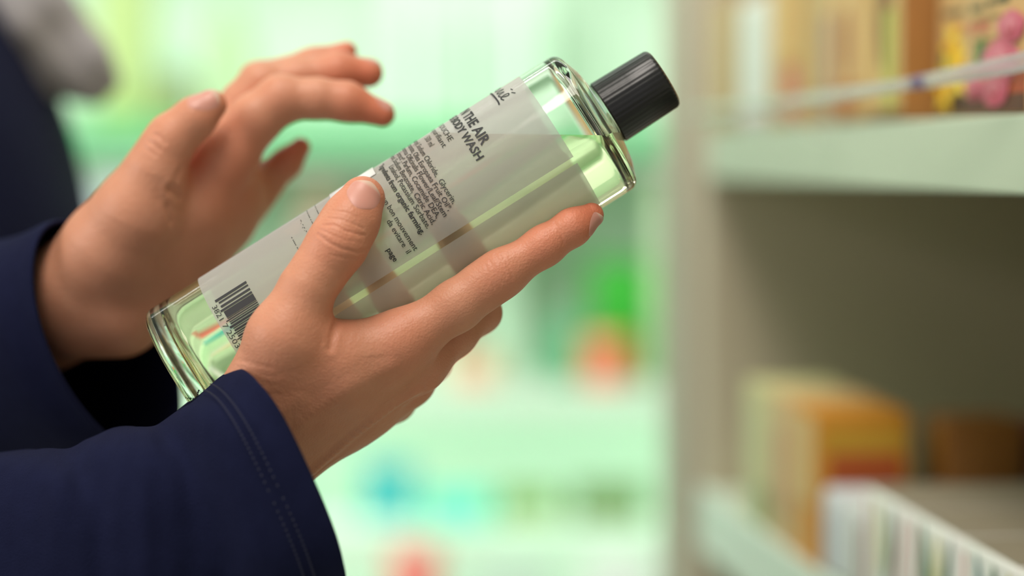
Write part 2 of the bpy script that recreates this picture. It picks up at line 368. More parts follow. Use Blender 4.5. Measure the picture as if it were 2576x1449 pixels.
# lower shelf
WH = (242, 242, 236)
def stripes(root, wd, hh, seed):
    rnd = random.Random(seed)
    for q in range(3):
        x = -wd/2+wd*(q+.75+.2*(seed % 2))/3.4; col = [(206, 116, 116), (60, 108, 116), (58, 100, 66), (216, 208, 150), (60, 96, 82)][(q+seed) % 5]
        wdt = [.0025, .005, .0085, .006, .0055][(q+seed) % 5]; l = hh*rnd.uniform(.6, .96); pts = []; top = hh*rnd.uniform(.97, 1.0)
        for k in range(13): t = k/12; pts.append((x+.007*math.sin(2.4*t+q)+wdt*math.sin(math.pi*t)**.7+.0004, max(top-l*t, .002)))
        for k in range(12, -1, -1): t = k/12; pts.append((x+.007*math.sin(2.4*t+q)-wdt*math.sin(math.pi*t)**.7-.0004, max(top-l*t, .002)))
        add_print(root, 'poly', col, 0, 0, 0, 0, y=-.0002-.0002*(q % 2), name='leaf_print', pts=pts)
    for q in range(3):
        pts = ell(0, 0, .006, .003, 12, q)
        mb = MB(); bmv = [mb.bm.verts.new((p_[0]+wd*(q-1)*.3, p_[1]+.006+.012*(q % 2), hh+.0009)) for p_ in pts]; mb.bm.faces.new(bmv)
        mb.build('leaf_print', cm([(70, 110, 122), (206, 110, 112), (64, 104, 70)][(q+seed) % 3]), root)
ZP = 1.35-.173
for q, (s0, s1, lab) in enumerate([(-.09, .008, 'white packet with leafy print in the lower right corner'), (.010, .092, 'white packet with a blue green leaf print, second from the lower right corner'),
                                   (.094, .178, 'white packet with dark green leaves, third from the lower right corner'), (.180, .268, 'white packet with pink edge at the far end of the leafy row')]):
    r_ = ubox(s0, s1, .002, ZL, ZP-ZL-.001, .26, WH, lab, [], 'packet', 'leafy white packets on the lower shelf', 'packet', .003, (150, 138, 118))  # grey-brown top flap: shade of the shelf above put into its colour
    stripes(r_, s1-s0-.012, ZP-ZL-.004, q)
    add_print(r_, 'rect', (208, 110, 112), -(s1-s0)/2+.0075, (ZP-ZL)/2, .003, (ZP-ZL)*.8, y=-.0001, name='pink_edge')
ubox(.272, .318, .002, ZL, ZP-ZL-.014, .10, (220, 222, 220), 'small white packet right behind the leafy row', [('rect', (150, 110, 90), .018, .02, .006, .04)], 'packet', None, 'packet', .004)
ubox(.321, .366, .002, ZL, ZP-ZL-.015, .10, (216, 220, 224), 'small white packet touching the yellow carton', [('rect', (200, 205, 215), .0, .02, .02, .03)], 'packet', None, 'packet', .004)
b = ubox(.372, .43, 0, ZL, .089, .055, (206, 140, 40), 'yellow and orange carton standing behind the white packets', [('rect', (222, 178, 110), 0, .06, .05, .05), ('rect', (226, 150, 40), .01, .018, .035, .03)])
# its end face carries the orange print
for nm, col, y0, y1, z0, z1 in (('orange_panel', (176, 82, 24), .008, .05, .03, .066), ('yellow_panel', (196, 150, 40), .004, .052, .066, .08), ('dark_panel', (70, 30, 20), .02, .05, .012, .04)):
    MB().box(.0288, .0292+.0002*len(nm) % .0003, y0, y1, z0, z1).build(nm, cm(col), b)
ubox(.433, .497, 0, ZL, .09, .055, (214, 178, 124), 'beige carton with a pink mark on the lower shelf', [('rect', (222, 188, 136), 0, .055, .05, .05), ('rect', (206, 140, 110), 0, .045, .015, .05)])
ubox(.50, .575, 0, ZL, .09, .055, (206, 200, 146), 'pale green yellow carton at the far end of the lower shelf', [('rect', (212, 208, 156), 0, .05, .05, .06), ('rect', (110, 140, 80), .02, .014, .02, .025)])
carton('carton', 'dark red carton standing at the back of the lower shelf', 'carton', on_unit(.372, .125, ZL+.0006), RZ, .04, .05, .083, (112, 40, 26), [('rect', (150, 80, 24), -.008, .045, .012, .06), ('rect', (120, 90, 80), .008, .03, .012, .05)])
carton('carton', 'amber carton between the orange and the dark red one', 'carton', on_unit(.38, .072, ZL+.0006), RZ, .045, .045, .085, (140, 90, 30), [('rect', (160, 110, 30), 0, .05, .02, .06)])
flask('bottle', 'grey green bottle at the right end of the lower shelf', 'bottle', on_unit(.34, .215, ZL+.0006), .018, .085, (90, 104, 92), (120, 150, 130), (130, 160, 140))
# clear guard rail along the top shelf
M_acr = bpy.data.materials.new('clear_acrylic'); M_acr.use_nodes = True
nb = M_acr.node_tree.nodes['Principled BSDF']; nb.inputs['Base Color'].default_value = (.96, .94, .95, 1); nb.inputs['Roughness'].default_value = .12
nb.inputs['Transmission Weight'].default_value = .72; nb.inputs['IOR'].default_value = 1.49; nb.inputs['Specular IOR Level'].default_value = .7
M_acr2 = bpy.data.materials.new('clear_film'); M_acr2.use_nodes = True
nb = M_acr2.node_tree.nodes['Principled BSDF']; nb.inputs['Base Color'].default_value = (.98, .98, .98, 1); nb.inputs['Roughness'].default_value = .05
nb.inputs['Transmission Weight'].default_value = .9; nb.inputs['IOR'].default_value = 1.02; nb.inputs['Specular IOR Level'].default_value = .05
rail_pts = [(2760, 92, .955, 27), (2576, 154, .99, 25), (2440, 182, 1.03, 22), (2318, 206, 1.075, 18)]
rail_pts2 = [(2300, 209, 1.08, 15), (2120, 236, 1.16, 14), (1930, 264, 1.33, 13), (1740, 290, 1.68, 11)]
guard = tag(empty('shelf_guard', on_unit(.1, -.02, ZT)), 'clear acrylic guard rail running along the edge of the upper shelf', 'shelf guard')
def tube(pts, flat, seg=20, sub=8):
    C = [(np.array(P(x, y, d)), r*d/FPX) for x, y, d, r in pts]
    out = []
    n = len(C)
    for i in range(n-1):
        for k in range(sub+(i == n-2)):
            t = k/sub; p0, p1, p2, p3 = C[max(i-1, 0)], C[i], C[i+1], C[min(i+2, n-1)]
            f = lambda a, b, c, e: .5*((2*b)+(-a+c)*t+(2*a-5*b+4*c-e)*t*t+(-a+3*b-3*c+e)*t**3)
            out.append((f(p0[0], p1[0], p2[0], p3[0]), f(p0[1], p1[1], p2[1], p3[1])))
    V, F = [], []
    for i, (c, r) in enumerate(out):
        tn = out[min(i+1, len(out)-1)][0]-out[max(i-1, 0)][0]; tn /= np.linalg.norm(tn)
        sd = np.cross(tn, (0, 0, 1)); sd /= np.linalg.norm(sd); up = np.cross(sd, tn)
        for k in range(seg):
            a = 2*math.pi*k/seg; V.append(c+up*r*math.cos(a)+sd*r*flat*math.sin(a))
    for i in range(len(out)-1):
        for k in range(seg): F.append((i*seg+k, i*seg+(k+1) % seg, (i+1)*seg+(k+1) % seg, (i+1)*seg+k))
    F.append(tuple(range(seg-1, -1, -1))); F.append(tuple((len(out)-1)*seg+k for k in range(seg)))
    return V, F
V, F = tube(rail_pts, .5); mesh_obj('front_rail', V, F, M_acr, guard, world=True)
V, F = tube(rail_pts2, .5); mesh_obj('rear_rail', V, F, M_acr, guard, world=True)
V, F = tube([(2326, 205, 1.072, 20), (2300, 209, 1.08, 18)], .7, sub=3); mesh_obj('rail_joint', V, F, mat('violet_clear', lin((150, 130, 175)), .15, Transmission_Weight=.5), guard, world=True)
mbs = []
for pts in (rail_pts, rail_pts2):
    for x, y, d, r in pts: mbs.append(P(x, y+r*.8, d))
for q in (mbs[0], mbs[6]):
    foot = on_unit(min(-(q-U0).dot(XA), .708), -.0016, ZT-.008)
    d_ = (foot-q).normalized(); sd = Vector((d_.y, -d_.x, 0)).normalized(); nn = d_.cross(sd)
    V = [q0+sd*a*.004+nn*b_*.0009 for q0 in (q-d_*.002, foot) for a, b_ in ((-1, -1), (1, -1), (1, 1), (-1, 1))]
    mesh_obj('bracket', V, [(0, 1, 2, 3), (7, 6, 5, 4), (0, 4, 5, 1), (1, 5, 6, 2), (2, 6, 7, 3), (3, 7, 4, 0)], M_acr2, guard, smooth=False, world=True)

# ---------------------------------------------------------------- the bottle
A2 = np.array((.8456, -.5338)); N2 = np.array((.5338, .8456)); BD = .92; PXM = BD/FPX
AX = (RT*A2[0]-UP*A2[1]).normalized(); NX = (RT*N2[0]-UP*N2[1]).normalized(); TOC = -FWD
def bp(a, n, off=0): 
    q = A2*a+N2*n; return P(q[0], q[1], BD)+TOC*off
N0 = 1056; RB = 195.5*PXM
BASE = bp(-118, N0)
BL = (1104+118)*PXM                              # base to shoulder edge
M4 = Matrix((( *NX, 0), (*TOC, 0), (*AX, 0), (0, 0, 0, 1))).transposed(); M4.translation = BASE
bottle = tag(empty('body_wash_bottle', BASE), 'clear body wash bottle with frosted label and black cap held in the hand', 'bottle')
M_glass = bpy.data.materials.new('clear_glass'); M_glass.use_nodes = True
nt = M_glass.node_tree; nt.nodes.remove(nt.nodes['Principled BSDF']); gl = nt.nodes.new('ShaderNodeBsdfGlass'); gl.inputs['IOR'].default_value = 1.46; gl.inputs['Roughness'].default_value = .0; gl.inputs['Color'].default_value = (.985, .99, .98, 1)
nt.links.new(gl.outputs[0], nt.nodes['Material Output'].inputs['Surface'])
M_liq = bpy.data.materials.new('pale_yellow_liquid'); M_liq.use_nodes = True
nt = M_liq.node_tree; nt.nodes.remove(nt.nodes['Principled BSDF']); gl = nt.nodes.new('ShaderNodeBsdfGlass'); gl.inputs['IOR'].default_value = 1.34; gl.inputs['Color'].default_value = (.997, .968, .84, 1)
nt.links.new(gl.outputs[0], nt.nodes['Material Output'].inputs['Surface'])
def world_mesh(name, V, F, m, parent, smooth=True):
    return mesh_obj(name, [M4 @ Vector(v) for v in V], F, m, parent, smooth, world=True)
def lathe_np(prof, seg=128, closed=False):
    V, F = [], []
    for r, z in prof:
        for k in range(seg): V.append((r*math.cos(2*math.pi*k/seg), r*math.sin(2*math.pi*k/seg), z))
    n = len(prof)
    for i in range(n if closed else n-1):
        j = (i+1) % n
        for k in range(seg): F.append((i*seg+k, i*seg+(k+1) % seg, j*seg+(k+1) % seg, j*seg+k))
    return V, F
def arc(cx, cz, r, a0, a1, n=7): return [(cx+r*math.cos(R(a0+(a1-a0)*k/n)), cz+r*math.sin(R(a0+(a1-a0)*k/n))) for k in range(n+1)]
WT = .0024; RN = .0095; er = .0042; BT = .0072
outer = [(1e-5, .0012), (RB*.6, .0008), (RB-er-.002, 0)]+arc(RB-er, er, er, -80, 0)+[(RB, BL*.5)]+arc(RB-er, BL-er*.6, er, 0, 75)+[(RB*.72, BL+.0035), (RN+.004, BL+.0048), (RN+.001, BL+.006), (RN, BL+.008), (RN, BL+.014)]
ri = RB-WT
inner = [(RN-.0018, BL+.014), (RN-.0018, BL+.007), (RN+.0015, BL+.0028), (RB*.7, BL+.0008)]+arc(ri-.004, BL-.0055, .004, 75, 0)+[(ri, BL*.5)]+arc(ri-.006, BT+.006, .006, 0, -80)+[(ri*.5, BT+.0005), (1e-5, BT+.001)]
V, F = lathe_np(outer+inner); F = [f[::-1] for f in F]
glass = world_mesh('glass_body', V, F, M_glass, bottle)
# liquid: the cavity (a hair smaller than the glass) cut by the level plane
bm = bmesh.new()
li = [(r+.00005 if r > 1e-4 else r, z-(.00005 if z < BL*.3 else -.00005)) for r, z in inner[2:]]
V, F = lathe_np(li, 128)
bv = [bm.verts.new(M4 @ Vector(v)) for v in V]; bm.faces.new(bv[:128][::-1])
for f in F: bm.faces.new([bv[k] for k in f])
bmesh.ops.remove_doubles(bm, verts=bm.verts[:], dist=1e-5)
ZLIQ = P(1288, 341, BD).z
r_ = bmesh.ops.bisect_plane(bm, geom=bm.verts[:]+bm.edges[:]+bm.faces[:], plane_co=(0, 0, ZLIQ), plane_no=(0, 0, 1), clear_outer=True)
ed = [g for g in r_['geom_cut'] if isinstance(g, bmesh.types.BMEdge)]
bmesh.ops.contextual_create(bm, geom=ed)
bmesh.ops.recalc_face_normals(bm, faces=bm.faces[:])
me = bpy.data.meshes.new('liquid'); bm.to_mesh(me); bm.free(); me.materials.append(M_liq)
me.polygons.foreach_set('use_smooth', [len(p_.vertices) <= 6 for p_ in me.polygons])
me.set_sharp_from_angle(angle=R(45))
lq = bpy.data.objects.new('liquid', me); COL.objects.link(lq); lq.parent = bottle; lq.matrix_parent_inverse = Matrix.Translation(-BASE)
# cap: fine ribs, slightly tapered
M_cap = mat('black_plastic', (.012, .012, .014), .32, bump=.05, bscale=400)
RC0, RC1 = 84.5*PXM, 81.5*PXM; zc0, zc1 = (1135+118)*PXM, (1309+118)*PXM
V, F = [], []; seg = 240
prof = [(RC0-.0015, zc0+.0004), (RC0, zc0+.0012), ((RC0+RC1)/2, (zc0+zc1)/2), (RC1, zc1-.0016), (RC1-.0005, zc1-.0006), (RC1-.0016, zc1), (1e-5, zc1+.0002)]
for i, (r, z) in enumerate(prof):
    for k in range(seg):
        rib = .00004*(1 if (k//3) % 2 else -1) if i in (1, 2, 3) else 0
        V.append(((r+rib)*math.cos(2*math.pi*k/seg), (r+rib)*math.sin(2*math.pi*k/seg), z))
prof2 = [(RN+.0002, zc0+.0004), (RN+.0002, zc1-.004), (1e-5, zc1-.004)]
for r, z in prof2:
    for k in range(seg): V.append((r*math.cos(2*math.pi*k/seg), r*math.sin(2*math.pi*k/seg), z))
for i in range(len(prof)-1):
    for k in range(seg): F.append((i*seg+k, i*seg+(k+1) % seg, (i+1)*seg+(k+1) % seg, (i+1)*seg+k))
o7 = len(prof)*seg
for i in range(2):
    for k in range(seg): F.append((o7+i*seg+k, o7+(i+1)*seg+k, o7+(i+1)*seg+(k+1) % seg, o7+i*seg+(k+1) % seg))
for k in range(seg): F.append((k, o7+k, o7+(k+1) % seg, (k+1) % seg))
cap = world_mesh('cap', V, F, M_cap, bottle); cap['label'] = 'black ribbed screw cap'; cap.data.set_sharp_from_angle(angle=R(35))
# frosted label wrapping the bottle with a narrow gap at the seam
def frost(name, col, tl, df, tr):
    m = bpy.data.materials.new(name); m.use_nodes = True; nt = m.node_tree; nt.nodes.remove(nt.nodes['Principled BSDF'])
    t = nt.nodes.new('ShaderNodeBsdfTranslucent'); d = nt.nodes.new('ShaderNodeBsdfDiffuse'); x = nt.nodes.new('ShaderNodeBsdfTransparent')
    t.inputs[0].default_value = (*col, 1); d.inputs[0].default_value = (*col, 1)
    m1 = nt.nodes.new('ShaderNodeMixShader'); m1.inputs[0].default_value = df/(tl+df); nt.links.new(t.outputs[0], m1.inputs[1]); nt.links.new(d.outputs[0], m1.inputs[2])
    m2 = nt.nodes.new('ShaderNodeMixShader'); m2.inputs[0].default_value = tr; nt.links.new(m1.outputs[0], m2.inputs[1]); nt.links.new(x.outputs[0], m2.inputs[2])
    nt.links.new(m2.outputs[0], nt.nodes['Material Output'].inputs['Surface'])
    return m
M_label = frost('frosted_film', (1.0, .98, .965), .62, .38, .32)
RL = RB+.00015
def on_label(phi, z, dr=0):
    """phi = 0 faces the camera, positive turns towards the lower edge"""
    return M4 @ Vector(((RL+dr)*math.sin(phi), (RL+dr)*math.cos(phi), z))
za = lambda a: (a+118)*PXM
PH0 = math.asin(62/195.5); GAP = .0027/RB
V, F = [], []; ns = 180
for k in range(ns+1):
    ph = PH0+GAP/2+(2*math.pi-GAP)*k/ns
    V += [on_label(ph, za(50)), on_label(ph, za(1000))]
for k in range(ns): F.append((2*k, 2*k+1, 2*k+3, 2*k+2))
label = mesh_obj('label', V, F, M_label, bottle, world=True)
M_ink = mat('black_ink', (.022, .022, .026), .6)
TV, TF = [], []
def put_text(body, size, a, phi_end, bold=0, space=1.0, phi_start=None):
    V, F = text_geo(body, size, bold, 'LEFT', space)
    if not V: return
    x1 = max(v[0] for v in V); x0 = min(v[0] for v in V); o = len(TV)
    sc = 1.0
    if phi_start is not None: sc = (R(phi_end)-R(phi_start))*RL/(x1-x0)
    for x, y in V: TV.append(on_label(R(phi_end)+(x-x1)*sc/RL, za(a)+y, .00025))
    for f in F: TF.append(tuple(k+o for k in f))
put_text('IN THE AIR', .0056, 826, -26.5, .00016, 1.02, -80)
put_text('REFRESHING BODY WASH', .0046, 795, -18.5, .00012, 1.0, -126)
put_text('GEL DOUCHE', .0031, 763, -46, 0, 1, -100); put_text('corps purifiant', .0031, 742, -44, 0, 1, -100)
put_text('500 ml', .0034, 716, -53, 0)
for body, a, pe, bold in [('Aqua, Sodium Lauroyl, Sodium Chloride,  Glycerin,', 680, -5.5, 0), ('Sarcosinate, Olea Europaea Fruit Oil*,', 662, -3, 0), ('Rosmarinus Officinalis Flower/Leaf/Stem', 645, -1, 0),
                        ('Extract*, Parfum, Cocamide DEA,', 628, -3, 0), ('Glycol, Sodium Benzoate, Citric Acid,', 611, -1, 0), ('Linalool, Potassium Sorbate.', 595, -.5, 0), ('*Ingredients from organic farming.', 575, 1, .00006),
                        ('un bon mouvement', 540, 8, 0), ('da evitare  il', 521, 7, 0), ('page', 484, 7, .00004)]:
    put_text(body, .0030, a+9, pe+4, bold+.00002, .98)
for body, a, pe in [('-- --- - ---- --', 392, -40), ('--- -- ---- - --', 368, -38), ('-- . - ,- .-', 345, -34), ('- ---- --- --- ..', 306, -10)]:
    put_text(body, .0029, a, pe-12)
put_text('3821 7 250340', .0029, 56, 11, 0, 1.0, -33)
mesh_obj('lettering', TV, TF, M_ink, label, smooth=False, world=True)
# barcode: bars run along the bottle
BV, BF = [], []; ph = -37.0; widths = [1.8, 1.2, 1.5, 1.4, 4.4, .5, .7, .6, .9, 1.3, .6, 1.1, .7, .5, .9, .6, .8, 1.0]; gaps = [.9, 1.6, 1.0, .5, .3, .5, .6, .5, .6, .5, .6, .5, .5, .6, .5, .5, .5, .5]
for wb, gb in zip(widths, gaps):
    wb *= 1.25; gb *= 1.25
    o = len(BV); z0, z1 = za(76 if len(BV) % 12 else 70), za(160)
    BV += [on_label(R(ph), z0, .0002), on_label(R(ph), z1, .0002), on_label(R(ph+wb), z1, .0002), on_label(R(ph+wb), z0, .0002)]; BF.append((o, o+1, o+2, o+3)); ph += wb+gb
mesh_obj('barcode', BV, BF, M_ink, label, smooth=False, world=True)
# handwritten mark with underline, as inked strokes
def stroke(pts, wd):
    V, F = [], []
    for i, (ph, a) in enumerate(pts):
        p0 = np.array(pts[max(i-1, 0)]); p1 = np.array(pts[min(i+1, len(pts)-1)]); t = p1-p0; t = t/np.linalg.norm(t)
        for sgn in (-1, 1):
            ph2 = ph-t[1]*sgn*wd/2; a2 = a+t[0]*sgn*wd/2
            V.append(on_label(ph2*PXM/RL, za(a2), .00028))
    for i in range(len(pts)-1): F.append((2*i, 2*i+1, 2*i+3, 2*i+2))
    return V, F
LV, LF = [], []
def add_stroke(pts, wd=3.6):
    pts = [(-240+u*.7, 918+(a-896)*.62) for u, a in pts]
    q = []
    for i in range(len(pts)-1):
        p0, p1, p2, p3 = [np.array(pts[min(max(j, 0), len(pts)-1)], float) for j in (i-1, i, i+1, i+2)]
        for k in range(6):
            t = k/6; q.append(tuple(.5*((2*p1)+(-p0+p2)*t+(2*p0-5*p1+4*p2-p3)*t*t+(-p0+3*p1-3*p2+p3)*t**3)))
    q.append(pts[-1]); V, F = stroke(q, wd); o = len(LV); LV.extend(V); LF.extend(tuple(k+o for k in f) for f in F)
u0 = 0
add_stroke([(u0-150, 915), (u0-120, 945), (u0-95, 915), (u0-75, 950), (u0-60, 918), (u0-40, 940), (u0-30, 915), (u0-15, 918), (u0+4, 945), (u0+2, 922), (u0+14, 914), (u0+30, 940), (u0+32, 918), (u0+42, 912), (u0+58, 922), (u0+72, 944), (u0+60, 950), (u0+54, 930), (u0+64, 914), (u0+84, 920)])
add_stroke([(u0-160, 896), (u0-60, 896), (u0+60, 898), (u0+92, 894)], 4.2)
add_stroke([(u0+40, 968), (u0+56, 972)], 3)
add_stroke([(u0+66, 962), (u0+84, 974)], 3)
mesh_obj('handwritten_logo', LV, LF, M_ink, label, smooth=False, world=True)
# white price stickers peeking out beside the thumb
M_stick = mat('white_paper', lin((236, 236, 236)), .6, vary=.02)
def sticker(name, ph0, ph1, a0, a1, skew=0):
    V, F = [], []; n = 12
    for k in range(n+1):
        ph = R(ph0+(ph1-ph0)*k/n); s = skew*k/n
        V += [on_label(ph, za(a0+s), .0004), on_label(ph, za(a1+s), .0004)]
    for k in range(n): F.append((2*k, 2*k+1, 2*k+3, 2*k+2))
    o = mesh_obj(name, V, F, M_stick, bottle, world=True); md = o.modifiers.new('thick', 'SOLIDIFY'); md.thickness = .0002; md.offset = 1
    return o
sticker('price_sticker', -102, -62, 440, 568)['label'] = 'white sticker at the upper edge of the bottle'
st2 = sticker('price_sticker', -13, -1.5, 452, 482, -84)
st2['label'] = 'small white sticker below the thumb'

# ---------------------------------------------------------------- the person: hands, jacket, scarf
B0 = np.array(BASE, np.float32); BA = np.array(AX, np.float32)
def sd_bottle(p):
    q = p-B0; t = q@BA; rad = np.linalg.norm(q-t[:, None]*BA, axis=1)
    dr = rad-(RB+.0007); dz = np.maximum(-t-.0003, t-(BL+.002))
    return np.minimum(np.maximum(dr, dz), 0)+np.sqrt(np.maximum(dr, 0)**2+np.maximum(dz, 0)**2)
RH = dict(
 palm=[[(500, 1240, .918, 105), (590, 1120, .91, 88), (662, 1022, .899, 84), (740, 930, .888, 90)],
       [(560, 1260, .925, 100), (640, 1180, .915, 90), (714, 1134, .913, 92), (862, 1044, .915, 82), (955, 1000, .925, 61)],
       [(680, 1050, .893, 100), (850, 935, .889, 92), (1000, 866, .893, 70)],
       [(700, 1070, .903, 100), (900, 985, .903, 82), (1050, 915, .908, 62)],
       [(720, 1080, .913, 85), (930, 1003, .917, 66), (1026, 950, .925, 54)],
       [(730, 1095, .92, 78), (890, 1032, .93, 60), (985, 1000, .938, 44)],
       [(655, 1000, .888, 98), (715, 850, .878, 84)],
       [(735, 880, .882, 62), (850, 885, .888, 60), (960, 890, .893, 60)]],
 fingers=[[(715, 850, .878, 84), (772, 728, .879, 67), (812, 668, .881, 66), (850, 612, .8815, 72), (882, 556, .885, 68), (912, 500, .889, 57)],
          [(1000, 866, .893, 70), (1150, 768, .895, 61), (1215, 720, .896, 57), (1262, 688, .8964, 57), (1370, 618, .898, 47), (1440, 572, .899, 43), (1488, 541, .902, 31)],
          [(1050, 915, .908, 62), (1142, 842, .918, 52), (1210, 787, .930, 47), (1190, 690, .951, 44), (1131, 575, .9575, 42), (1090, 495, .957, 34)],
          [(1030, 956, .925, 56), (1085, 912, .952, 46), (1040, 810, .966, 42), (962, 705, .9585, 40), (910, 620, .957, 33)],
          [(990, 1008, .938, 46), (1002, 955, .963, 40), (930, 860, .968, 37), (874, 785, .958, 34), (835, 720, .957, 28)]])
LH = dict(
 palm=[[(20, 800, 1.04, 125), (100, 760, 1.01, 125), (200, 715, .988, 122), (290, 625, .98, 118)],
       [(60, 850, 1.03, 110), (200, 795, .992, 98), (300, 785, .99, 96)],
       [(300, 785, .99, 96), (390, 690, .992, 108), (470, 600, .994, 98), (540, 525, 1.0, 86)],
       [(290, 620, .975, 112), (345, 535, .968, 100)],
       [(400, 600, .985, 95), (480, 520, .985, 90), (560, 398, .985, 72)],
       [(420, 620, .995, 90), (560, 470, 1.0, 75), (565, 345, 1.0, 60)],
       [(430, 640, 1.0, 85), (585, 480, 1.01, 60), (575, 340, 1.015, 50)],
       [(430, 680, 1.0, 85), (560, 560, 1.01, 65), (618, 500, 1.02, 52)]],
 fingers=[[(345, 535, .968, 100), (392, 428, .963, 74), (415, 375, .962, 60), (436, 344, .962, 57), (490, 298, .962, 50), (532, 264, .963, 39)],
          [(560, 398, .985, 72), (640, 302, .983, 62), (706, 250, .984, 58), (800, 248, .984, 48), (872, 256, .985, 47), (962, 287, .986, 32)],
          [(565, 345, 1.0, 60), (612, 262, 1.0, 54), (655, 212, 1.0, 50), (750, 196, 1.003, 45), (850, 180, 1.004, 46), (928, 184, 1.005, 36)],
          [(575, 340, 1.015, 50), (650, 205, 1.017, 46), (790, 165, 1.02, 42), (872, 130, 1.02, 26)],
          [(618, 500, 1.02, 52), (670, 455, 1.022, 41), (720, 410, 1.022, 35), (756, 370, 1.022, 25)]])
def hand_sdf(H, kp=.010, kf=.009, carve=False):
    pal = [chain_prims(c) for c in H['palm']]; fin = [chain_prims(c) for c in H['fingers']]
    def f(p):
        d = sd_chain(p, pal[0], .004)
        for q in pal[1:]: d = smin(d, sd_chain(p, q, .004), kp)
        out = None
        for i, q in enumerate(fin):
            e = smin(d, sd_chain(p, q, .0045), kf)
            out = e if out is None else smin(out, e, .0012)
        if carve: out = -smin(-out, sd_bottle(p), .0012)
        return out
    return f
sdR = hand_sdf(RH, carve=True); sdL = hand_sdf(LH)
def groove(V, N, sdf, lines):
    """press creases into the skin: each line is photograph points traced onto the skin, width and depth in mm"""
    disp = np.zeros(len(V), np.float32)
    for pts, wd, dep in lines:
        L = []
        for i in range(len(pts)-1):
            for k in range(8):
                t = k/8; x = pts[i][0]+(pts[i+1][0]-pts[i][0])*t; y = pts[i][1]+(pts[i+1][1]-pts[i][1])*t
                o = np.array(P(x, y, .70)); dv = np.array(P(x, y, 1.0))-o; dv /= np.linalg.norm(dv)
                h = trace(sdf, o, dv, .5)
                if h is not None: L.append(h)
        if not L: continue
        L = np.array(L, np.float32); lo, hi = L.min(0)-.004, L.max(0)+.004
        m = np.where(((V > lo) & (V < hi)).all(1))[0]
        if not len(m): continue
        dd = np.sqrt(((V[m][:, None]-L[None])**2).sum(2)).min(1)
        s = wd*.001; prof = np.exp(-(dd/s)**2)-.35*np.exp(-((dd-2.1*s)/(s*.9))**2)
        disp[m] += -dep*.001*prof
    return V+N*disp[:, None]
def ridge_lines(V, N, sdf, lines):
    return groove(V, N, sdf, [(p_, w_, -d_) for p_, w_, d_ in lines])
creR = [([(812, 566), (840, 566), (868, 580), (905, 590), (920, 592)], .5, .34), ([(800, 590), (830, 612), (862, 626), (900, 634), (922, 628)], .55, .4), ([(826, 548), (858, 552), (895, 566), (918, 575)], .4, .25),
        ([(806, 578), (835, 590), (870, 604), (915, 612)], .4, .25), ([(830, 640), (868, 650), (905, 650)], .45, .2), ([(836, 530), (870, 534), (905, 548)], .4, .18),
        ([(1246, 640), (1262, 668), (1276, 700)], .5, .2), ([(1232, 655), (1248, 690), (1262, 715)], .45, .18), ([(1222, 668), (1232, 700), (1246, 728)], .45, .15), ([(1262, 640), (1284, 680), (1290, 706)], .45, .15),
        ([(1395, 560), (1412, 590), (1418, 618)], .5, .18), ([(845, 812), (836, 850), (830, 880)], 1.2, .5), ([(600, 905), (640, 915), (690, 925)], .7, .12), ([(598, 925), (650, 940), (700, 950)], .7, .1)]
tenR = [([(760, 1060), (870, 985), (1000, 915)], 3.0, .5), ([(790, 1185), (880, 1105), (1000, 1015), (1050, 985)], 2.0, .8), ([(700, 1040), (760, 1010)], 4, .4)]
creL = [([(388, 338), (404, 345), (418, 362)], .7, .5), ([(375, 355), (392, 368), (404, 380)], .7, .5), ([(365, 372), (382, 384), (395, 392)], .7, .35), ([(428, 476), (442, 484), (450, 496)], 1.5, .75), ([(420, 520), (426, 545), (432, 560)], 1.3, .45), ([(455, 425), (442, 452), (428, 476)], 1.4, .3)]
def skin_mesh(H, sdf, h, cre, ten, tips):
    lo, hi = bbox(H['palm']+H['fingers'])
    V, Q = surface(sdf, lo, hi, h); V = project(sdf, V, 2)
    N = grad(sdf, V)
    V = ridge_lines(V, N, sdf, ten) if ten else V
    V = groove(V, N, sdf, cre)
    red = np.zeros(len(V), np.float32)
    for x, y, d, r, k in tips:
        c = np.array(P(x, y, d), np.float32); red = np.maximum(red, k*np.exp(-(np.linalg.norm(V-c, axis=1)/(r*d/FPX))**2))
    return V, Q, red
tipsR = [(912, 490, .885, 95, .55), (1490, 540, .9, 110, 1.0), (1380, 610, .896, 120, .55), (1262, 690, .895, 80, .45), (850, 612, .875, 80, .35), (1010, 870, .89, 100, .45), (1090, 500, .957, 90, .8), (910, 620, .957, 90, .8), (840, 825, .885, 60, .5), (1060, 960, .91, 80, .5), (780, 900, .88, 150, .3)]
tipsL = [(540, 262, .963, 80, .5), (960, 287, .985, 120, 1.0), (930, 184, 1.0, 110, .9), (875, 130, 1.02, 60, 1.0), (756, 370, 1.02, 60, .8), (465, 410, .97, 70, .8), (600, 420, .98, 130, .5), (706, 250, .98, 60, .3), (436, 344, .962, 60, .4)]
VR, QR, redR = skin_mesh(RH, sdR, .0006, creR, tenR, tipsR)
VL, QL, redL = skin_mesh(LH, sdL, .0010, creL, None, tipsL)
M_skin = bpy.data.materials.new('skin'); M_skin.use_nodes = True
nt = M_skin.node_tree; b = nt.nodes['Principled BSDF']; L = nt.links.new
tc = nt.nodes.new('ShaderNodeTexCoord'); at = nt.nodes.new('ShaderNodeAttribute'); at.attribute_name = 'red'
n1 = nt.nodes.new('ShaderNodeTexNoise'); n1.inputs['Scale'].default_value = 90; n1.inputs['Detail'].default_value = 5; L(tc.outputs['Object'], n1.inputs['Vector'])
mx = nt.nodes.new('ShaderNodeMix'); mx.data_type = 'RGBA'; mx.inputs['A'].default_value = (.59, .250, .145, 1); mx.inputs['B'].default_value = (.70, .335, .215, 1); L(n1.outputs['Fac'], mx.inputs['Factor'])
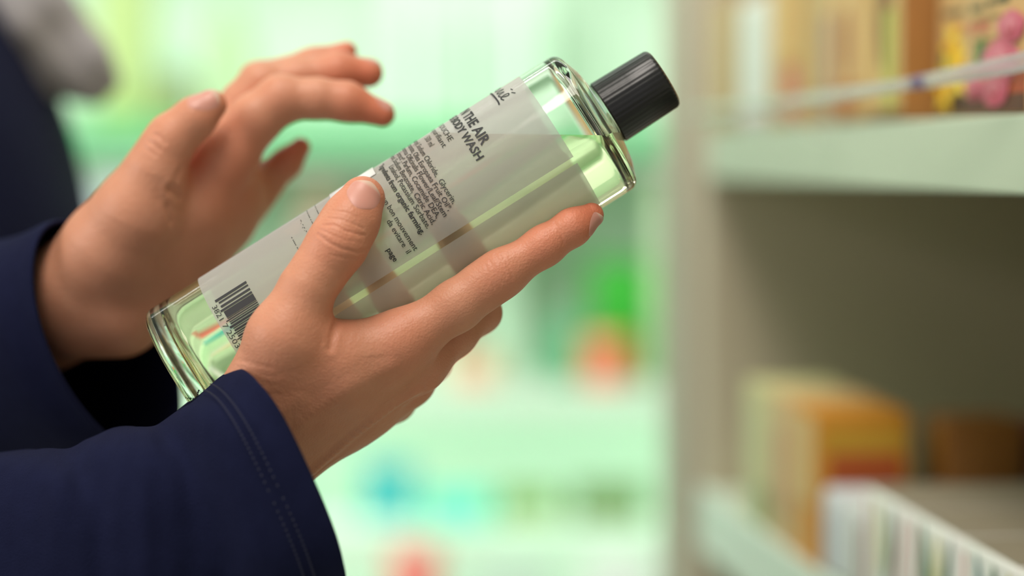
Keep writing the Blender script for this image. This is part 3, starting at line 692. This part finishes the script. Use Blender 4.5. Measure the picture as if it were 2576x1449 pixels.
mx2 = nt.nodes.new('ShaderNodeMix'); mx2.data_type = 'RGBA'; mx2.inputs['B'].default_value = (.68, .20, .11, 1); L(mx.outputs['Result'], mx2.inputs['A']); L(at.outputs['Fac'], mx2.inputs['Factor'])
L(mx2.outputs['Result'], b.inputs['Base Color'])
b.inputs['Roughness'].default_value = .46; b.inputs['Specular IOR Level'].default_value = .4
b.inputs['Subsurface Weight'].default_value = .22; b.inputs['Subsurface Radius'].default_value = (1, .35, .18); b.inputs['Subsurface Scale'].default_value = .0035
v1 = nt.nodes.new('ShaderNodeTexVoronoi'); v1.inputs['Scale'].default_value = 1150; L(tc.outputs['Object'], v1.inputs['Vector'])
n3 = nt.nodes.new('ShaderNodeTexNoise'); n3.inputs['Scale'].default_value = 500; n3.inputs['Detail'].default_value = 4; L(tc.outputs['Object'], n3.inputs['Vector'])
ad = nt.nodes.new('ShaderNodeMath'); ad.operation = 'MULTIPLY_ADD'; ad.inputs[1].default_value = .6; L(v1.outputs['Distance'], ad.inputs[0]); L(n3.outputs['Fac'], ad.inputs[2])
bpn = nt.nodes.new('ShaderNodeBump'); bpn.inputs['Strength'].default_value = .5; bpn.inputs['Distance'].default_value = .00035; L(ad.outputs[0], bpn.inputs['Height']); L(bpn.outputs['Normal'], b.inputs['Normal'])
PB = P(-900, 1449, 1.3); person = tag(empty('person', (PB.x, PB.y, 0)), 'person in a navy jacket and grey scarf holding the bottle, other hand raised', 'person')
Vb = np.concatenate([VR, VL]); Qb = np.concatenate([QR, QL+len(VR)])
body = mesh_obj('body', Vb, Qb.tolist(), M_skin, person, world=True)
a_ = body.data.attributes.new('red', 'FLOAT', 'POINT'); a_.data.foreach_set('value', np.concatenate([redR, redL]))
# fingernails: curved plates lifted off the skin
M_nail = bpy.data.materials.new('nail'); M_nail.use_nodes = True
nt = M_nail.node_tree; b = nt.nodes['Principled BSDF']; at = nt.nodes.new('ShaderNodeAttribute'); at.attribute_name = 'edge'
rp = nt.nodes.new('ShaderNodeValToRGB'); rp.color_ramp.elements[0].color = (.66, .30, .24, 1); rp.color_ramp.elements[0].position = .80; rp.color_ramp.elements[1].color = (.72, .48, .38, 1); rp.color_ramp.elements[1].position = .90
nt.links.new(at.outputs['Fac'], rp.inputs['Fac']); nt.links.new(rp.outputs['Color'], b.inputs['Base Color']); b.inputs['Roughness'].default_value = .42; b.inputs['Subsurface Weight'].default_value = .15; b.inputs['Subsurface Scale'].default_value = .002; b.inputs['Subsurface Radius'].default_value = (1, .4, .25)
def nail(sdf, px, py, d, tip, nrm, wd, ln):
    """plate centred near photograph point (px,py); tip = direction of the fingertip and nrm = outward normal, both as (right, up, towards camera)"""
    v3 = lambda t: (RT*t[0]+UP*t[1]+TOC*t[2]).normalized()
    n = v3(nrm); t = v3(tip); t = (t-n*t.dot(n)).normalized(); s = t.cross(n)
    c = P(px, py, d)
    NU, NV = 15, 19; V, E = [], []
    for j in range(NV):
        v = -1+2*j/(NV-1)
        for i in range(NU):
            u = -1+2*i/(NU-1)
            # rounded base and tip outline
            lim = (1-abs(v)**(3.2 if v > 0 else 2.6)*.62)
            uu = u*lim; vv = v*(1-.16*u*u*(1 if v < 0 else .9))
            o = c+s*(uu*wd/2)+t*(vv*ln/2)+n*.02
            dirn = (-n+s*(-uu*.0)).normalized()
            h = trace(sdf, o, dirn, .06)
            if h is None: h = np.array(o+dirn*.022)
            edge = max(abs(u), -v if v < 0 else 0)
            lift = .00042*(1-edge**4)-.00005+(.0002*max(v, 0)**3)
            V.append(np.array(h)+np.array(n)*lift); E.append((v+1)/2)
    F = [(j*NU+i, j*NU+i+1, (j+1)*NU+i+1, (j+1)*NU+i) for j in range(NV-1) for i in range(NU-1)]
    o = mesh_obj('fingernail', V, F, M_nail, body, world=False)
    o.matrix_parent_inverse = Matrix.Identity(4)
    at_ = o.data.attributes.new('edge', 'FLOAT', 'POINT'); at_.data.foreach_set('value', E)
    md = o.modifiers.new('thick', 'SOLIDIFY'); md.thickness = .0004; md.offset = -1
    sb = o.modifiers.new('smooth', 'SUBSURF'); sb.levels = 1; sb.render_levels = 1
    return o
nail(sdR, 915, 490, .88, (.52, .86, -.15), (.12, .1, 1), .0134, .0122)
nail(sdR, 1490, 556, .9, (.84, .50, -.1), (.42, -.62, .66), .0084, .0088)
nail(sdL, 519, 260, .96, (.76, .62, -.05), (-.30, .42, .86), .0112, .0130)
nail(sdL, 966, 268, .985, (.95, -.25, 0), (.25, .95, .2), .0085, .009)
nail(sdL, 936, 160, 1.005, (.98, -.1, 0), (.1, .97, -.2), .0085, .009)

# jacket: lofted sleeves and torso in one piece of clothing
M_jack = mat('navy_jersey', (.0100, .0120, .037), .85, vary=.18, vscale=120, bump=.35, bscale=1400, spec=.03)
bpy.data.materials['navy_jersey'].node_tree.nodes['Principled BSDF'].inputs['Sheen Weight'].default_value = .015
def spow(v, p): return math.copysign(abs(v)**p, v)
def loft(rings, seg=96, sub=10, fold=None, pw=1.0):
    """rings: (centre, semi axis 1, semi axis 2) as numpy vectors"""
    out = []; n = len(rings)
    for i in range(n-1):
        for k in range(sub+(i == n-2)):
            t = k/sub
            def f(j):
                a, b_, c, e = [rings[min(max(q, 0), n-1)][j] for q in (i-1, i, i+1, i+2)]
                return .5*((2*b_)+(-a+c)*t+(2*a-5*b_+4*c-e)*t*t+(-a+3*b_-3*c+e)*t**3)
            out.append((f(0), f(1), f(2), i+t))
    V, F = [], []
    for c, e1, e2, s in out:
        for k in range(seg):
            a = 2*math.pi*k/seg; q = 1+(fold(s, a) if fold else 0)
            V.append(c+(e1*spow(math.cos(a), pw)+e2*spow(math.sin(a), pw))*q)
    for i in range(len(out)-1):
        for k in range(seg): F.append((i*seg+k, i*seg+(k+1) % seg, (i+1)*seg+(k+1) % seg, (i+1)*seg+k))
    return V, F
def ring(top, bot, d, near, nd):
    """ring through photograph points top and bottom at depth d; near = shift in pixels of its nearest point, nd = half depth in metres"""
    t, b_ = np.array(P(*top, d)), np.array(P(*bot, d)); c = (t+b_)/2
    nr = np.array(P((top[0]+bot[0])/2+near[0], (top[1]+bot[1])/2+near[1], d-nd))-c
    return (c, (t-c), nr)
def pt(x, d, z): return np.array((x, d, z), float)
RS = [ring((584, 932), (842, 1490), .890, (66, -14), .046), ring((556, 950), (812, 1500), .891, (64, -12), .046), ring((503, 988), (750, 1530), .893, (58, -10), .046), ring((450, 1028), (670, 1560), .898, (54, -8), .047),
      ring((392, 1074), (570, 1580), .907, (50, -6), .046), ring((335, 1076), (480, 1610), .908, (46, 0), .048), ring((275, 1078), (400, 1640), .91, (42, 0), .05), ring((220, 1100), (320, 1660), .912, (40, 0), .05),
      ring((168, 1136), (250, 1680), .914, (38, 0), .049), ring((100, 1130), (160, 1690), .917, (36, 0), .05), ring((0, 1138), (40, 1720), .925, (30, 0), .052), ring((-300, 1170), (-330, 1800), .945, (0, 0), .055),
      ring((-700, 1150), (-860, 1900), .975, (-20, 0), .058)]
SR = np.array((-.47, 1.20, 1.47)); 
RS += [(np.array((-.385, 1.02, 1.22)), np.array((.02, -.03, .058)), np.array((.03, -.05, -.02))), (np.array((-.42, 1.10, 1.32)), np.array((.055, .0, .03)), np.array((.02, -.06, .0))), (SR, np.array((.06, .01, .03)), np.array((.02, -.05, .03)))]
def foldR(s, a):
    return .016*math.sin(2.1*s+2*a)*math.sin(1.3*a+.6*s)+.010*math.sin(5*a+1.7*s)*min(1, s/3)+.022*min(1, max(0, s-2.2)/1.5)*max(0, math.sin(a))*math.sin(1.9*s-2.6*a)**3
V1, F1 = loft(RS, 128, 10, foldR, .75)
def ringv(c, e1, e2, d):
    """ring from photograph-pixel semi axes; e2 carries a depth part in metres"""
    c3 = np.array(P(*c, d)); a1 = np.array(P(c[0]+e1[0], c[1]+e1[1], d))-c3; a2 = np.array(P(c[0]+e2[0], c[1]+e2[1], d+e2[2]))-c3
    return (c3, -a1, -a2)
LS = [ringv((272, 855), (70, 292), (172, 60, .030), .985), ringv((245, 862), (70, 294), (172, 60, .030), .99), ringv((180, 880), (66, 296), (165, 55, .034), 1.005), ringv((90, 905), (62, 296), (155, 50, .036), 1.03), ringv((-30, 935), (55, 300), (150, 45, .04), 1.07),
      ringv((-260, 985), (40, 300), (150, 40, .045), 1.15), ringv((-620, 1020), (20, 290), (140, 30, .05), 1.28),
      (np.array((-.40, 1.42, 1.31)), np.array((.05, .01, .03)), np.array((.03, -.05, .0))), (np.array((-.44, 1.53, 1.44)), np.array((.05, -.01, .03)), np.array((.03, -.04, .02)))]
V2, F2 = loft(LS, 112, 10, lambda s, a: .02*math.sin(1.9*s+2*a)*min(1, s/2)+.008*math.sin(4*a+s))
TS = []
for z, xr, hx, hy in [(.70, -.262, .13, .20), (.95, -.258, .13, .20), (1.12, -.252, .125, .20), (1.27, -.243, .125, .205), (1.34, -.252, .12, .21), (1.40, -.272, .115, .215), (1.45, -.300, .10, .20), (1.485, -.345, .08, .15), (1.51, -.375, .062, .085), (1.53, -.38, .058, .065)]:
    TS.append((np.array((xr-hx, 1.385, z)), np.array((hx, 0, 0)), np.array((0, hy, 0))))
V3, F3 = loft(TS, 96, 8, lambda s, a: .012*math.sin(7*a+s)*math.cos(1.7*s))
n1_, n2_ = len(V1), len(V1)+len(V2)
jacket = mesh_obj('jacket', V1+V2+V3, F1+[tuple(k+n1_ for k in f) for f in F2]+[tuple(k+n2_ for k in f) for f in F3], M_jack, person, world=True)
md = jacket.modifiers.new('cloth', 'SOLIDIFY'); md.thickness = .0016; md.offset = 1
jacket['label'] = 'navy jacket with loose stitched cuffs'
# two rows of stitches round the front cuff
SVs, SFs = [], []
def loft_point(s, a):
    i = int(min(s, len(RS)-2)); t = s-i; n = len(RS)
    def f(j):
        q = [RS[min(max(k, 0), n-1)][j] for k in (i-1, i, i+1, i+2)]
        return .5*((2*q[1])+(-q[0]+q[2])*t+(2*q[0]-5*q[1]+4*q[2]-q[3])*t*t+(-q[0]+3*q[1]-3*q[2]+q[3])*t**3)
    k = 1+foldR(s, a); return f(0)+(f(1)*spow(math.cos(a), .75)+f(2)*spow(math.sin(a), .75))*k, f(0)
for s in (1.72, 2.05):
    for k in range(150):
        a = 2*math.pi*k/150
        if abs(math.sin(a)) < .16: continue
        c, ce = loft_point(s, a); c2, _ = loft_point(s, a+.012); t = c2-c; t /= np.linalg.norm(t); nn = c-ce; nn /= np.linalg.norm(nn); bb = np.cross(t, nn)
        c = c+nn*.0018; o = len(SVs)
        for q in range(6):
            for l, rr in ((-.00055, .0001), (-.0003, .00038), (.0003, .00038), (.00055, .0001)):
                th = q*math.pi/3; SVs.append(c+t*l+(nn*math.cos(th)*.7+bb*math.sin(th))*rr)
        for q in range(6):
            for m in range(3): SFs.append((o+q*4+m, o+q*4+m+1, o+((q+1) % 6)*4+m+1, o+((q+1) % 6)*4+m))
mesh_obj('stitching', SVs, SFs, mat('navy_thread', (.016, .018, .045), .7), jacket, world=False).matrix_parent_inverse = Matrix.Identity(4)
# scarf
SC = [[(-120, 20, 1.36, 110), (60, 20, 1.38, 105), (130, 70, 1.39, 85), (210, 150, 1.39, 70), (262, 205, 1.40, 36)], [(40, 60, 1.36, 80), (110, 150, 1.38, 75), (190, 195, 1.39, 58), (255, 232, 1.39, 26)],
      [(60, 20, 1.38, 105), (60, -100, 1.40, 90), (-150, -160, 1.42, 100)]]
scp = [chain_prims(c) for c in SC]
def sdS(p):
    d = sd_chain(p, scp[0], .01)
    for q in scp[1:]: d = smin(d, sd_chain(p, q, .01), .012)
    return d+.0012*np.sin(p[:, 0]*260+p[:, 2]*190).astype(np.float32)
lo, hi = bbox(SC, .02); Vs, Qs = surface(sdS, lo, hi, .003)
mesh_obj('scarf', Vs, Qs.tolist(), mat('grey_wool', lin((168, 164, 168)), .95, vary=.25, vscale=40, bump=.5, bscale=300, spec=.1), person, world=True)['label'] = 'grey scarf'
